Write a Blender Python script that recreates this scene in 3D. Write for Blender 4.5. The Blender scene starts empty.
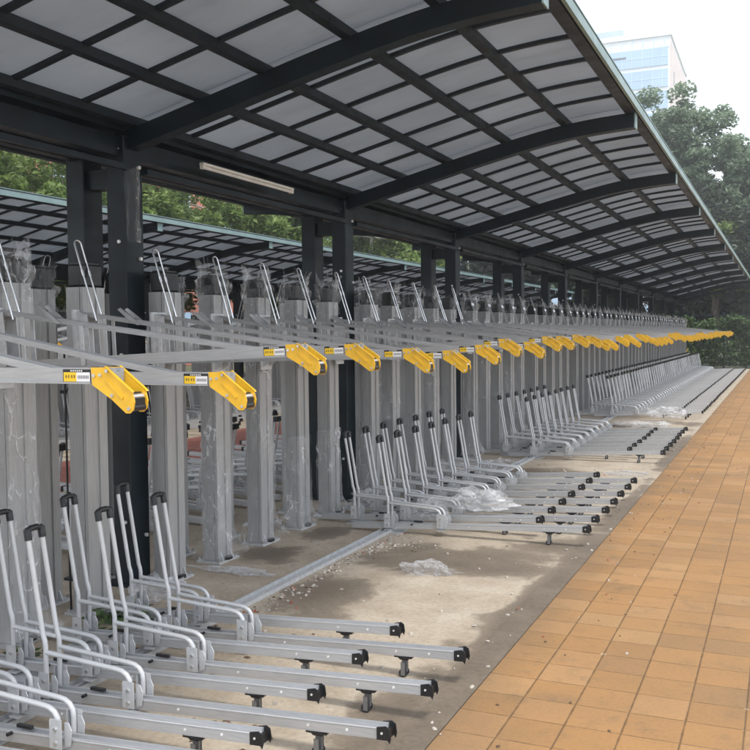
import bpy, math, random
from mathutils import Vector, Matrix, noise as mnoise
R = math.radians
scene = bpy.context.scene
COL = scene.collection
rnd = random.Random(7)

# ------------------------------------------------------------------ materials
def newmat(name):
    m = bpy.data.materials.new(name); m.use_nodes = True
    nt = m.node_tree
    return m, nt, nt.nodes['Principled BSDF'], nt.nodes['Material Output']

def N(nt, t, **kw):
    n = nt.nodes.new(t)
    for k, v in kw.items():
        if k.startswith('i_'):
            n.inputs[k[2:].replace('_', ' ')].default_value = v
        else:
            setattr(n, k, v)
    return n

def ramp(nt, fac, stops):
    r = nt.nodes.new('ShaderNodeValToRGB')
    els = r.color_ramp.elements
    while len(els) < len(stops): els.new(0.5)
    for e, (p, c) in zip(els, stops):
        e.position = p; e.color = (c[0], c[1], c[2], 1) if hasattr(c, '__len__') else (c, c, c, 1)
    nt.links.new(fac, r.inputs[0])
    return r.outputs[0]

def mixc(nt, fac, a, b, mode='MIX'):
    n = nt.nodes.new('ShaderNodeMix'); n.data_type = 'RGBA'; n.blend_type = mode
    for i, v in ((0, fac), (6, a), (7, b)):
        if isinstance(v, (int, float)): n.inputs[i].default_value = v
        elif isinstance(v, (tuple, list)): n.inputs[i].default_value = (v[0], v[1], v[2], 1)
        else: nt.links.new(v, n.inputs[i])
    return n.outputs[2]

def math_(nt, op, a, b=None, clamp=False):
    n = nt.nodes.new('ShaderNodeMath'); n.operation = op; n.use_clamp = clamp
    for i, v in ((0, a), (1, b)):
        if v is None: continue
        if isinstance(v, (int, float)): n.inputs[i].default_value = v
        else: nt.links.new(v, n.inputs[i])
    return n.outputs[0]

def basic(name, col, rough=.5, metal=0., var=.12, scale=6., bump=0., bscale=60., objrand=0., spec=.5, streak=None):
    m, nt, b, out = newmat(name)
    tc = N(nt, 'ShaderNodeTexCoord')
    nz = N(nt, 'ShaderNodeTexNoise'); nz.inputs['Scale'].default_value = scale; nz.inputs['Detail'].default_value = 6
    src = tc.outputs['Object']
    if streak:
        mp = N(nt, 'ShaderNodeMapping'); mp.inputs['Scale'].default_value = streak
        nt.links.new(src, mp.inputs[0]); src = mp.outputs[0]
    nt.links.new(src, nz.inputs['Vector'])
    lo = [max(0, c * (1 - var)) for c in col]; hi = [min(1, c * (1 + var)) for c in col]
    c = ramp(nt, nz.outputs['Fac'], [(.3, lo), (.7, hi)])
    if objrand:
        oi = N(nt, 'ShaderNodeObjectInfo')
        k = ramp(nt, oi.outputs['Random'], [(0, 1 - objrand), (1, 1)])
        c = mixc(nt, 1.0, c, k, 'MULTIPLY')
    nt.links.new(c, b.inputs['Base Color'])
    b.inputs['Metallic'].default_value = metal
    b.inputs['Specular IOR Level'].default_value = spec
    r = ramp(nt, nz.outputs['Fac'], [(.3, min(1, rough * 1.2)), (.7, rough * .85)])
    nt.links.new(r, b.inputs['Roughness'])
    if bump:
        n2 = N(nt, 'ShaderNodeTexNoise'); n2.inputs['Scale'].default_value = bscale; n2.inputs['Detail'].default_value = 4
        nt.links.new(tc.outputs['Object'], n2.inputs['Vector'])
        bp = N(nt, 'ShaderNodeBump'); bp.inputs['Strength'].default_value = bump; bp.inputs['Distance'].default_value = .01
        nt.links.new(n2.outputs['Fac'], bp.inputs['Height']); nt.links.new(bp.outputs[0], b.inputs['Normal'])
    return m

M = {}
M['alu'] = basic('brushed_aluminium', (.56, .57, .585), .36, .5, .10, 5, streak=(2, 30, 30), objrand=.10)
M['column'] = basic('column_aluminium', (.42, .425, .425), .40, .25, .10, 4, streak=(20, 20, 1.5), objrand=.14)
M['tray'] = basic('tray_aluminium', (.41, .415, .42), .45, .25, .10, 5, streak=(2, 30, 30), objrand=.10)
M['alu_sheen'] = basic('painted_sheen_aluminium', (.60, .605, .615), .32, .25, .08, 5, objrand=.08)  # LOD trays and rails: grazing sky reflection put into a paler base colour
M['tube'] = basic('silver_paint', (.60, .61, .62), .36, .15, .06, 8, objrand=.08)
M['plate'] = basic('galvanised_plate', (.56, .57, .58), .45, .3, .12, 25)
M['chrome'] = basic('bright_steel', (.72, .73, .74), .2, .85, .05, 10)
M['black'] = basic('black_plastic', (.012, .012, .013), .38, 0, .2, 20)
M['yellow'] = basic('yellow_paint', (.76, .44, .022), .42, 0, .14, 14, objrand=.06)
M['yellowtag'] = basic('yellow_print', (.85, .55, .02), .4)
M['white'] = basic('white_print', (.8, .8, .8), .4)
M['grey_ink'] = basic('grey_print', (.25, .25, .28), .5)
M['steel'] = basic('dark_green_steel', (.004, .011, .017), .45, 0, .3, 5, bump=.05, bscale=25, spec=.35)
M['purlin'] = basic('dark_blue_steel', (.005, .011, .018), .5, 0, .2, 7)
M['teal'] = basic('pale_teal_trim', (.21, .30, .30), .45, 0, .1, 4)
M['bolt'] = basic('white_bolt', (.75, .75, .74), .35, .2)
M['lamp'] = basic('white_lamp_housing', (.82, .81, .76), .5)
M['fork'] = basic('grey_fork_metal', (.20, .20, .20), .4, .4)
M['rubber'] = basic('dark_rubber', (.02, .02, .02), .7)
M['bark_pale'] = basic('pale_bark', (.42, .40, .36), .85, 0, .35, 9, bump=.4, bscale=20)
M['bark'] = basic('brown_bark', (.10, .08, .06), .9, 0, .35, 9, bump=.5, bscale=20)
M['stone'] = basic('pale_stone', (.45, .41, .36), .85, 0, .4, 3)
M['redbit'] = basic('brick_chip', (.32, .10, .06), .85, 0, .3, 9)
M['deadleaf'] = basic('dead_leaf', (.11, .07, .04), .8, 0, .4, 30)

def panel_mat():
    m, nt, b, out = newmat('polycarbonate_sheet')
    tc = N(nt, 'ShaderNodeTexCoord')
    nz = N(nt, 'ShaderNodeTexNoise'); nz.inputs['Scale'].default_value = 1.1; nz.inputs['Detail'].default_value = 5
    nt.links.new(tc.outputs['Object'], nz.inputs['Vector'])
    mp = N(nt, 'ShaderNodeMapping'); mp.inputs['Scale'].default_value = (.8, 5, 1)
    nt.links.new(tc.outputs['Object'], mp.inputs[0])
    n3 = N(nt, 'ShaderNodeTexNoise'); n3.inputs['Scale'].default_value = 2.2; n3.inputs['Detail'].default_value = 7; n3.inputs['Roughness'].default_value = .65
    nt.links.new(mp.outputs[0], n3.inputs['Vector'])
    c = ramp(nt, nz.outputs['Fac'], [(.3, (.37, .395, .42)), (.7, (.46, .485, .51))])
    c = mixc(nt, 1.0, c, ramp(nt, n3.outputs['Fac'], [(.28, .90), (.50, 1.0)]), 'MULTIPLY')
    oi = N(nt, 'ShaderNodeObjectInfo'); c = mixc(nt, 1.0, c, ramp(nt, oi.outputs['Random'], [(0, .93), (1, 1.0)]), 'MULTIPLY')
    d = N(nt, 'ShaderNodeBsdfDiffuse'); t = N(nt, 'ShaderNodeBsdfTranslucent'); g = N(nt, 'ShaderNodeBsdfGlossy')
    g.inputs['Roughness'].default_value = .35
    nt.links.new(c, d.inputs[0])
    c2 = mixc(nt, 1.0, c, (1.0, 1.0, 1.0), 'MULTIPLY')
    nt.links.new(c2, t.inputs[0])
    ad = N(nt, 'ShaderNodeMixShader'); ad.inputs[0].default_value = .58
    nt.links.new(d.outputs[0], ad.inputs[1]); nt.links.new(t.outputs[0], ad.inputs[2])
    ms = N(nt, 'ShaderNodeMixShader'); ms.inputs[0].default_value = .06
    nt.links.new(ad.outputs[0], ms.inputs[1]); nt.links.new(g.outputs[0], ms.inputs[2])
    nt.links.new(ms.outputs[0], out.inputs['Surface'])
    return m
M['panel'] = panel_mat()

def film_mat(name, base, extra, scale=9, glint=.75):
    m, nt, b, out = newmat(name)
    tc = N(nt, 'ShaderNodeTexCoord')
    oi = N(nt, 'ShaderNodeObjectInfo')
    ad = N(nt, 'ShaderNodeVectorMath'); ad.operation = 'ADD'
    nt.links.new(tc.outputs['Object'], ad.inputs[0]); nt.links.new(math_(nt, 'MULTIPLY', oi.outputs['Random'], 40.0), ad.inputs[1])
    mp = N(nt, 'ShaderNodeMapping'); mp.inputs['Scale'].default_value = (1, 1, .55)
    nt.links.new(ad.outputs[0], mp.inputs[0])
    nz = N(nt, 'ShaderNodeTexNoise'); nz.inputs['Scale'].default_value = scale; nz.inputs['Detail'].default_value = 6
    nz.inputs['Roughness'].default_value = .6; nz.inputs['Distortion'].default_value = .9
    n2 = N(nt, 'ShaderNodeTexNoise'); n2.inputs['Scale'].default_value = scale * .45; n2.inputs['Detail'].default_value = 3
    nt.links.new(mp.outputs[0], nz.inputs['Vector']); nt.links.new(mp.outputs[0], n2.inputs['Vector'])
    # creases with their glints painted as thin pale opaque lines, only in some areas
    dv = N(nt, 'ShaderNodeVectorMath'); dv.operation = 'ADD'
    sc_ = N(nt, 'ShaderNodeVectorMath'); sc_.operation = 'SCALE'; sc_.inputs['Scale'].default_value = .10
    nt.links.new(nz.outputs['Color'], sc_.inputs[0]); nt.links.new(mp.outputs[0], dv.inputs[0]); nt.links.new(sc_.outputs[0], dv.inputs[1])
    vo = N(nt, 'ShaderNodeTexVoronoi'); vo.feature = 'DISTANCE_TO_EDGE'; vo.inputs['Scale'].default_value = scale * 1.5
    nt.links.new(dv.outputs[0], vo.inputs['Vector'])
    line = ramp(nt, vo.outputs['Distance'], [(.0, 1), (.035, .35), (.09, 0)])
    line = math_(nt, 'MULTIPLY', line, ramp(nt, nz.outputs['Fac'], [(.46, 0), (.60, 1)]))
    area = ramp(nt, n2.outputs['Fac'], [(.40, 0), (.58, 1)])
    fac = math_(nt, 'ADD', math_(nt, 'MULTIPLY', math_(nt, 'MULTIPLY', line, area), glint), ramp(nt, n2.outputs['Fac'], [(.40, base), (.70, base + extra)]), True)
    tr = N(nt, 'ShaderNodeBsdfTransparent')
    p = N(nt, 'ShaderNodeBsdfPrincipled')
    p.inputs['Base Color'].default_value = (.80, .81, .83, 1); p.inputs['Roughness'].default_value = .14
    p.inputs['Specular IOR Level'].default_value = .9
    bp = N(nt, 'ShaderNodeBump'); bp.inputs['Strength'].default_value = .8; bp.inputs['Distance'].default_value = .03
    nt.links.new(nz.outputs['Fac'], bp.inputs['Height']); nt.links.new(bp.outputs[0], p.inputs['Normal'])
    ms = N(nt, 'ShaderNodeMixShader')
    nt.links.new(fac, ms.inputs[0]); nt.links.new(tr.outputs[0], ms.inputs[1]); nt.links.new(p.outputs[0], ms.inputs[2])
    nt.links.new(ms.outputs[0], out.inputs['Surface'])
    return m
M['film'] = film_mat('clear_film', .05, .22, 9, .85)
M['skein'] = film_mat('dusty_film', .40, .25, 14, .3)
M['lonefilm'] = film_mat('dusty_clear_film', .06, .16, 22, .6)
M['tuft'] = film_mat('thin_clear_film', .04, .16, 10, .65)
M['crumple'] = film_mat('crumpled_film', .12, .34, 14, .45)

def leaf_mat(name, dark, light, trans=.35):
    m, nt, b, out = newmat(name)
    g = N(nt, 'ShaderNodeNewGeometry')
    c = ramp(nt, g.outputs['Random Per Island'], [(0, dark), (.6, [(a + c_) / 2 for a, c_ in zip(dark, light)]), (1, light)])
    d = N(nt, 'ShaderNodeBsdfPrincipled'); d.inputs['Roughness'].default_value = .5
    t = N(nt, 'ShaderNodeBsdfTranslucent')
    nt.links.new(c, d.inputs['Base Color']); nt.links.new(c, t.inputs[0])
    ms = N(nt, 'ShaderNodeMixShader'); ms.inputs[0].default_value = trans
    nt.links.new(d.outputs[0], ms.inputs[1]); nt.links.new(t.outputs[0], ms.inputs[2])
    nt.links.new(ms.outputs[0], out.inputs['Surface'])
    return m
M['leaf_bright'] = leaf_mat('fresh_leaves', (.12, .185, .045), (.27, .36, .11), .45)
M['leaf_grey'] = leaf_mat('grey_green_leaves', (.13, .19, .115), (.30, .38, .255), .42)
M['leaf_dark'] = leaf_mat('dark_leaves', (.02, .035, .018), (.06, .085, .045), .25)
M['leaf_ivy'] = leaf_mat('ivy_leaves', (.04, .085, .022), (.14, .22, .07), .35)

def pad_mat():
    m, nt, b, out = newmat('stained_concrete')
    tc = N(nt, 'ShaderNodeTexCoord'); P = tc.outputs['Object']
    sx = N(nt, 'ShaderNodeSeparateXYZ'); nt.links.new(P, sx.inputs[0])
    def noise(sc, det=5, ro=.6, dist=0.):
        n = N(nt, 'ShaderNodeTexNoise'); n.inputs['Scale'].default_value = sc; n.inputs['Detail'].default_value = det
        n.inputs['Roughness'].default_value = ro; n.inputs['Distortion'].default_value = dist
        nt.links.new(P, n.inputs['Vector']); return n.outputs['Fac']
    fine = noise(38, 6, .7); mid = noise(3.2, 7, .65); big = noise(.75, 5, .55, .6)
    dry = ramp(nt, mid, [(.25, (.33, .272, .205)), (.5, (.42, .355, .275)), (.75, (.515, .455, .37))])
    wet = ramp(nt, mid, [(.25, (.125, .100, .075)), (.75, (.205, .168, .128))])
    # damp patches where water has stood: ellipses with ragged edges
    dampv = None
    for (cx, cy, rx, ry, w) in [(-1.95, 6.05, .75, .52, 1), (-1.26, 2.6, .17, 2.2, .95), (-1.27, 5.2, .19, 2.6, 1), (-1.27, 8.6, .13, 2.2, .8), (-1.27, 12.5, .13, 3.0, .7), (-1.55, 6.6, .45, .5, .6), (-2.6, 4.95, .35, .55, .55), (-3.35, 5.75, .28, .30, .9),
                                (-3.3, 6.5, .25, .35, .7), (-1.45, 3.2, .18, 2.0, .6), (-1.4, 15.9, .3, 1.2, .5), (-2.5, 15.6, .7, .4, .5), (-2.4, 10.2, .8, .35, .7), (-3.4, 4.2, .3, .3, .6),
                                (-3.0, 3.0, .8, .35, .35), (-2.0, 2.2, .5, .4, .4)]:
        dx = math_(nt, 'DIVIDE', math_(nt, 'SUBTRACT', sx.outputs[0], cx), rx)
        dy = math_(nt, 'DIVIDE', math_(nt, 'SUBTRACT', sx.outputs[1], cy), ry)
        d = math_(nt, 'SQRT', math_(nt, 'ADD', math_(nt, 'MULTIPLY', dx, dx), math_(nt, 'MULTIPLY', dy, dy)))
        v = math_(nt, 'MULTIPLY', math_(nt, 'SUBTRACT', 1.5, d), w)
        dampv = v if dampv is None else math_(nt, 'MAXIMUM', dampv, v)
    e = math_(nt, 'ADD', dampv, math_(nt, 'MULTIPLY', math_(nt, 'SUBTRACT', big, .5), 2.4))
    e = math_(nt, 'ADD', e, math_(nt, 'MULTIPLY', math_(nt, 'SUBTRACT', mid, .5), 1.3))
    mask = ramp(nt, e, [(.42, 0), (.62, .8), (.95, 1)])
    c = mixc(nt, mask, dry, wet)
    sp = ramp(nt, fine, [(.30, .72), (.5, 1.0), (.72, 1.12)])
    c = mixc(nt, .8, c, sp, 'MULTIPLY')
    nt.links.new(c, b.inputs['Base Color'])
    nt.links.new(ramp(nt, mask, [(0, .92), (1, .72)]), b.inputs['Roughness']); b.inputs['Specular IOR Level'].default_value = .25
    bp = N(nt, 'ShaderNodeBump'); bp.inputs['Strength'].default_value = .35; bp.inputs['Distance'].default_value = .012
    nt.links.new(math_(nt, 'ADD', fine, math_(nt, 'MULTIPLY', mid, 1.5)), bp.inputs['Height']); nt.links.new(bp.outputs[0], b.inputs['Normal'])
    return m
M['pad'] = pad_mat()

def paving_mat(name, base, tile, off, joint, dirt, wide=.010, seed=0, length=None):
    m, nt, b, out = newmat(name)
    tc = N(nt, 'ShaderNodeTexCoord')
    mp = N(nt, 'ShaderNodeMapping'); mp.inputs['Location'].default_value = off
    nt.links.new(tc.outputs['Object'], mp.inputs[0]); P = mp.outputs[0]
    sx = N(nt, 'ShaderNodeSeparateXYZ'); nt.links.new(P, sx.inputs[0])
    length = length or tile
    def cell(o, t):
        q = math_(nt, 'DIVIDE', o, t); fl = math_(nt, 'FLOOR', q); fr = math_(nt, 'SUBTRACT', q, fl)
        d = math_(nt, 'MULTIPLY', math_(nt, 'MINIMUM', fr, math_(nt, 'SUBTRACT', 1.0, fr)), t)
        return fl, d
    fx, dx = cell(sx.outputs[0], tile); fy, dy = cell(sx.outputs[1], length)
    cv = N(nt, 'ShaderNodeCombineXYZ'); nt.links.new(fx, cv.inputs[0]); nt.links.new(fy, cv.inputs[1])
    wn = N(nt, 'ShaderNodeTexWhiteNoise'); wn.noise_dimensions = '2D'; nt.links.new(cv.outputs[0], wn.inputs['Vector'])
    def noise(sc, det=5, ro=.6):
        n = N(nt, 'ShaderNodeTexNoise'); n.inputs['Scale'].default_value = sc; n.inputs['Detail'].default_value = det; n.inputs['Roughness'].default_value = ro
        nt.links.new(P, n.inputs['Vector']); return n.outputs['Fac']
    fine = noise(60, 6, .7); mid = noise(5, 7, .7); big = noise(.9, 5)
    c = ramp(nt, wn.outputs['Value'], [(0, [base[0] * .80, base[1] * .85, base[2] * .98]), (.16, [x * .92 for x in base]), (.6, base), (.85, [base[0] * 1.07, base[1] * 1.10, base[2] * 1.2]), (1, [base[0] * 1.08, base[1] * 1.16, base[2] * 1.3])])
    c = mixc(nt, ramp(nt, big, [(.34, .42), (.62, 0)]), c, dirt)
    c = mixc(nt, ramp(nt, mid, [(.28, .60), (.46, .0)]), c, dirt)
    st = noise(2.3, 8, .75)
    c = mixc(nt, ramp(nt, st, [(.55, 0), (.70, .55)]), c, dirt)
    spk = noise(170, 2, .5)
    c = mixc(nt, ramp(nt, spk, [(.68, 0), (.74, .55)]), c, dirt)
    edge = math_(nt, 'ADD', math_(nt, 'MULTIPLY', sx.outputs[0], -3.2), math_(nt, 'MULTIPLY', mid, 1.6))
    c = mixc(nt, ramp(nt, edge, [(.25, 0), (1.1, .55)]), c, dirt)
    # chipped pale corners
    chip = math_(nt, 'MULTIPLY', ramp(nt, math_(nt, 'ADD', math_(nt, 'MULTIPLY', math_(nt, 'ADD', dx, dy), -9.0), noise(9, 3)), [(.38, 0), (.43, 1)]), ramp(nt, noise(2.1, 2), [(.58, 0), (.62, .8)]))
    c = mixc(nt, chip, c, (.62, .50, .36))
    c = mixc(nt, .55, c, ramp(nt, fine, [(.3, .72), (.5, 1), (.7, 1.1)]), 'MULTIPLY')
    wob = math_(nt, 'MULTIPLY', math_(nt, 'SUBTRACT', noise(14, 3), .5), .006)
    jx = ramp(nt, math_(nt, 'ADD', dx, wob), [(wide * .45, .95), (wide * .45 + .0035, 0)])
    jy = ramp(nt, math_(nt, 'ADD', dy, wob), [(wide * .36, .85), (wide * .36 + .003, 0)])
    j = math_(nt, 'MAXIMUM', jx, jy)
    c = mixc(nt, j, c, joint)
    nt.links.new(c, b.inputs['Base Color']); b.inputs['Roughness'].default_value = .85; b.inputs['Specular IOR Level'].default_value = .25
    bp = N(nt, 'ShaderNodeBump'); bp.inputs['Strength'].default_value = .5; bp.inputs['Distance'].default_value = .006
    h_ = math_(nt, 'SUBTRACT', math_(nt, 'ADD', math_(nt, 'MULTIPLY', fine, .35), math_(nt, 'MULTIPLY', wn.outputs['Value'], .3)), j)
    nt.links.new(h_, bp.inputs['Height']); nt.links.new(bp.outputs[0], b.inputs['Normal'])
    return m
M['paving'] = paving_mat('orange_paving', (.355, .196, .080), .22, (1.2292 - .0, -3.629 + .22 * 30, 0), (.115, .070, .036), (.17, .118, .072), wide=.0030)
M['redpath'] = paving_mat('red_paving', (.42, .155, .115), .20, (8.3, 0, 0), (.16, .09, .07), (.25, .12, .09), length=.1)
M['kerb'] = basic('grey_kerb_concrete', (.155, .130, .103), .7, 0, .35, 2.2, bump=.3, bscale=50)
M['ground'] = basic('dull_grass_ground', (.085, .095, .05), .95, 0, .35, .4, bump=.4, bscale=8)

def building_mats():
    M['bglass'] = basic('pale_blue_glass', (.42, .58, .76), .15, .0, .06, .2)
    M['bwhite'] = basic('white_cladding', (.80, .82, .82), .5, 0, .03, .3)
    M['bpink'] = basic('beige_cladding', (.68, .585, .53), .6, 0, .06, .3)
    M['bgrey'] = basic('blue_grey_cladding', (.38, .46, .62), .5, 0, .06, .3)
    M['brick'] = basic('red_facade', (.50, .19, .13), .85, 0, .2, 1.5)
    M['mull'] = basic('pale_mullion', (.66, .77, .86), .4)
    M['slot'] = basic('dark_opening', (.12, .15, .18), .4)
building_mats()

# ------------------------------------------------------------------ mesh builder
class MB:
    def __init__(s): s.v = []; s.f = []; s.m = []; s.sm = []; s.mats = []
    def mi(s, mat):
        if mat not in s.mats: s.mats.append(mat)
        return s.mats.index(mat)
    def add(s, verts, faces, mat, smooth=False):
        o = len(s.v); k = s.mi(mat)
        s.v += [tuple(p) for p in verts]
        for f in faces: s.f.append(tuple(i + o for i in f)); s.m.append(k); s.sm.append(smooth)
    def box(s, c, d, mat, rot=None, bev=0.):
        x, y, z = d[0] / 2, d[1] / 2, d[2] / 2
        if bev:
            b = min(bev, x * .9, y * .9, z * .9)
            pts = []
            # chamfered box through 24 verts
            for sx in (-1, 1):
                for sy in (-1, 1):
                    for sz in (-1, 1):
                        pts += [Vector((sx * x, sy * (y - b), sz * (z - b))), Vector((sx * (x - b), sy * y, sz * (z - b))), Vector((sx * (x - b), sy * (y - b), sz * z))]
            idx = {}
            k = 0
            for sx in (-1, 1):
                for sy in (-1, 1):
                    for sz in (-1, 1):
                        for a in 'xyz': idx[(sx, sy, sz, a)] = k; k += 1
            F = []
            for sg in (-1, 1):
                F.append([idx[(sg, a, b_, 'x')] for a, b_ in ((-1, -1), (1, -1), (1, 1), (-1, 1))][::sg])
                F.append([idx[(a, sg, b_, 'y')] for a, b_ in ((-1, -1), (1, -1), (1, 1), (-1, 1))][::-sg])
                F.append([idx[(a, b_, sg, 'z')] for a, b_ in ((-1, -1), (1, -1), (1, 1), (-1, 1))][::sg])
            for a in (-1, 1):
                for b_ in (-1, 1):
                    q = [idx[(a, b_, -1, 'x')], idx[(a, b_, -1, 'y')], idx[(a, b_, 1, 'y')], idx[(a, b_, 1, 'x')]]; F.append(q if a * b_ > 0 else q[::-1])
                    q = [idx[(a, -1, b_, 'z')], idx[(a, -1, b_, 'x')], idx[(a, 1, b_, 'x')], idx[(a, 1, b_, 'z')]]; F.append(q if a * b_ < 0 else q[::-1])
                    q = [idx[(-1, a, b_, 'y')], idx[(-1, a, b_, 'z')], idx[(1, a, b_, 'z')], idx[(1, a, b_, 'y')]]; F.append(q if a * b_ < 0 else q[::-1])
                    for c_ in (-1, 1):
                        q = [idx[(a, b_, c_, 'x')], idx[(a, b_, c_, 'y')], idx[(a, b_, c_, 'z')]]; F.append(q if a * b_ * c_ > 0 else q[::-1])
        else:
            pts = [Vector((sx * x, sy * y, sz * z)) for sx in (-1, 1) for sy in (-1, 1) for sz in (-1, 1)]
            F = [(0, 1, 3, 2), (4, 6, 7, 5), (0, 4, 5, 1), (2, 3, 7, 6), (0, 2, 6, 4), (1, 5, 7, 3)]
        if rot is not None: pts = [rot @ p for p in pts]
        s.add([p + Vector(c) for p in pts], F, mat)
    def prism(s, poly, axis, a, b, mat, xf=None, smooth=False):
        # polygon in the two other axes, extruded along axis from a to b
        def P(u, v, t):
            return {'x': Vector((t, u, v)), 'y': Vector((u, t, v)), 'z': Vector((u, v, t))}[axis]
        n = len(poly)
        vs = [P(u, v, a) for u, v in poly] + [P(u, v, b) for u, v in poly]
        if xf: vs = [xf(p) for p in vs]
        F = [tuple(range(n))[::-1], tuple(range(n, 2 * n))] + [(i, (i + 1) % n, n + (i + 1) % n, n + i) for i in range(n)]
        s.add(vs, F, mat, smooth)
    def tube(s, path, r, mat, seg=8, caps=True, radii=None):
        path = [Vector(p) for p in path]
        n = len(path); rings = []
        up = Vector((0, 1, 0))
        for i, p in enumerate(path):
            t = (path[min(i + 1, n - 1)] - path[max(i - 1, 0)]).normalized()
            a = up - t * up.dot(t)
            if a.length < .05: a = Vector((1, 0, 0)) - t * t.x
            if a.length < .05: a = Vector((0, 0, 1)) - t * t.z
            a.normalize(); b = t.cross(a); up = a
            rr = radii[i] if radii else r
            rings.append([p + (a * math.cos(q) + b * math.sin(q)) * rr for q in [2 * math.pi * k / seg for k in range(seg)]])
        vs = [v for ring in rings for v in ring]
        F = [(i * seg + k, i * seg + (k + 1) % seg, (i + 1) * seg + (k + 1) % seg, (i + 1) * seg + k) for i in range(n - 1) for k in range(seg)]
        s.add(vs, F, mat, True)
        if caps:
            s.add(rings[0], [tuple(range(seg))[::-1]], mat); s.add(rings[-1], [tuple(range(seg))], mat)
    def cyl(s, p0, p1, r, mat, seg=10): s.tube([p0, p1], r, mat, seg)
    def mesh(s, name):
        me = bpy.data.meshes.new(name)
        me.from_pydata(s.v, [], s.f)
        for m in s.mats: me.materials.append(M[m] if isinstance(m, str) else m)
        me.polygons.foreach_set('material_index', s.m); me.polygons.foreach_set('use_smooth', s.sm)
        me.update(); return me
    def build(s, name, parent=None, loc=(0, 0, 0)):
        o = bpy.data.objects.new(name, s.mesh(name)); COL.objects.link(o)
        o.location = loc
        if parent: o.parent = parent
        return o

def part(name, parent, fn):
    mb = MB(); fn(mb); return mb.build(name, parent)
def empty(name, loc, rz=0.):
    o = bpy.data.objects.new(name, None); COL.objects.link(o); o.location = loc; o.rotation_euler = (0, 0, rz); o.empty_display_size = .1
    return o
def tag(o, label, cat, group=None):
    o['label'] = label; o['category'] = cat
    if group: o['group'] = group
    elif 'group' in o: del o['group']
    return o
def struct(o, kind='structure'): o['kind'] = kind; return o
KIDS = {}
def kids(o): return [c for c in o.children]
def copy_tree(o, parent=None, skip=()):
    c = o.copy(); COL.objects.link(c)
    if parent: c.parent = parent
    for ch in kids(o):
        if ch.name.split('.')[0] in skip: continue
        copy_tree(ch, c, skip)
    return c
ORD = ['first', 'second', 'third', 'fourth', 'fifth', 'sixth', 'seventh', 'eighth', 'ninth', 'tenth', 'eleventh', 'twelfth', 'thirteenth', 'fourteenth', 'fifteenth', 'sixteenth', 'seventeenth', 'eighteenth', 'nineteenth', 'twentieth']

# ------------------------------------------------------------------ ground
def sheet(name, x0, x1, y0, y1, z, mat):
    mb = MB(); mb.add([(x0, y0, z), (x1, y0, z), (x1, y1, z), (x0, y1, z)], [(0, 1, 2, 3)], mat)
    return struct(mb.build(name))
CX = -3.95                     # centre line of the near double shelter
OFF2 = -7.08                   # step to the second shelter
KERB = -1.222
sheet('ground', -420, 420, -60, 620, -.012, 'ground')
sheet('concrete_pad', -6.68, -1.36, -6, 40.2, 0, 'pad')
sheet('kerb_strip', -1.36, KERB, -6, 40.2, .004, 'pad')
sheet('orange_paving', KERB, 4.5, -6, 40.2, .0, 'paving')
sheet('red_path', -8.30, -6.68, -6, 40.2, .0, 'redpath')
pad2 = sheet('concrete_pad', -13.76, -8.30, -6, 40.2, .0, 'pad')

# ------------------------------------------------------------------ shelter
PROF = [(-3.86, 2.69), (-3.60, 2.745), (-3.15, 2.855), (-2.8, 2.94), (-2.45, 3.025), (-2.0, 3.125), (-1.70, 3.178), (-1.40, 3.208), (-1.13, 3.222)]
def zlow(x):
    for (a, za), (b, zb) in zip(PROF, PROF[1:]):
        if x <= b: return za + (zb - za) * (x - a) / (b - a)
    return PROF[-1][1]
def smooth_prof(x):
    return (zlow(x - .12) + 2 * zlow(x) + zlow(x + .12)) / 4 if -3.7 < x < -1.28 else zlow(x)
XS = [-3.86 + (2.73) * i / 20 for i in range(21)]
BAY = 3.15; Y0 = 4.75; NB0, NB1 = -1, 11
YB = [Y0 + BAY * k for k in range(NB0, NB1 + 1)]
PURL = [-3.66, -3.20, -2.76, -2.22, -1.70]
def sweepx(mb, xs, z0, z1, y0, y1, mat):
    # strip along x whose bottom is z0(x) and top z1(x)
    n = len(xs)
    vs = []
    for x in xs: vs += [(x, y0, z0(x)), (x, y1, z0(x)), (x, y1, z1(x)), (x, y0, z1(x))]
    F = [(0, 1, 2, 3), tuple(4 * (n - 1) + k for k in (3, 2, 1, 0))]
    for i in range(n - 1):
        a, b = 4 * i, 4 * (i + 1)
        for k in range(4): F.append((a + k, b + k, b + (k + 1) % 4, a + (k + 1) % 4))
    mb.add(vs, F, mat)

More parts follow.
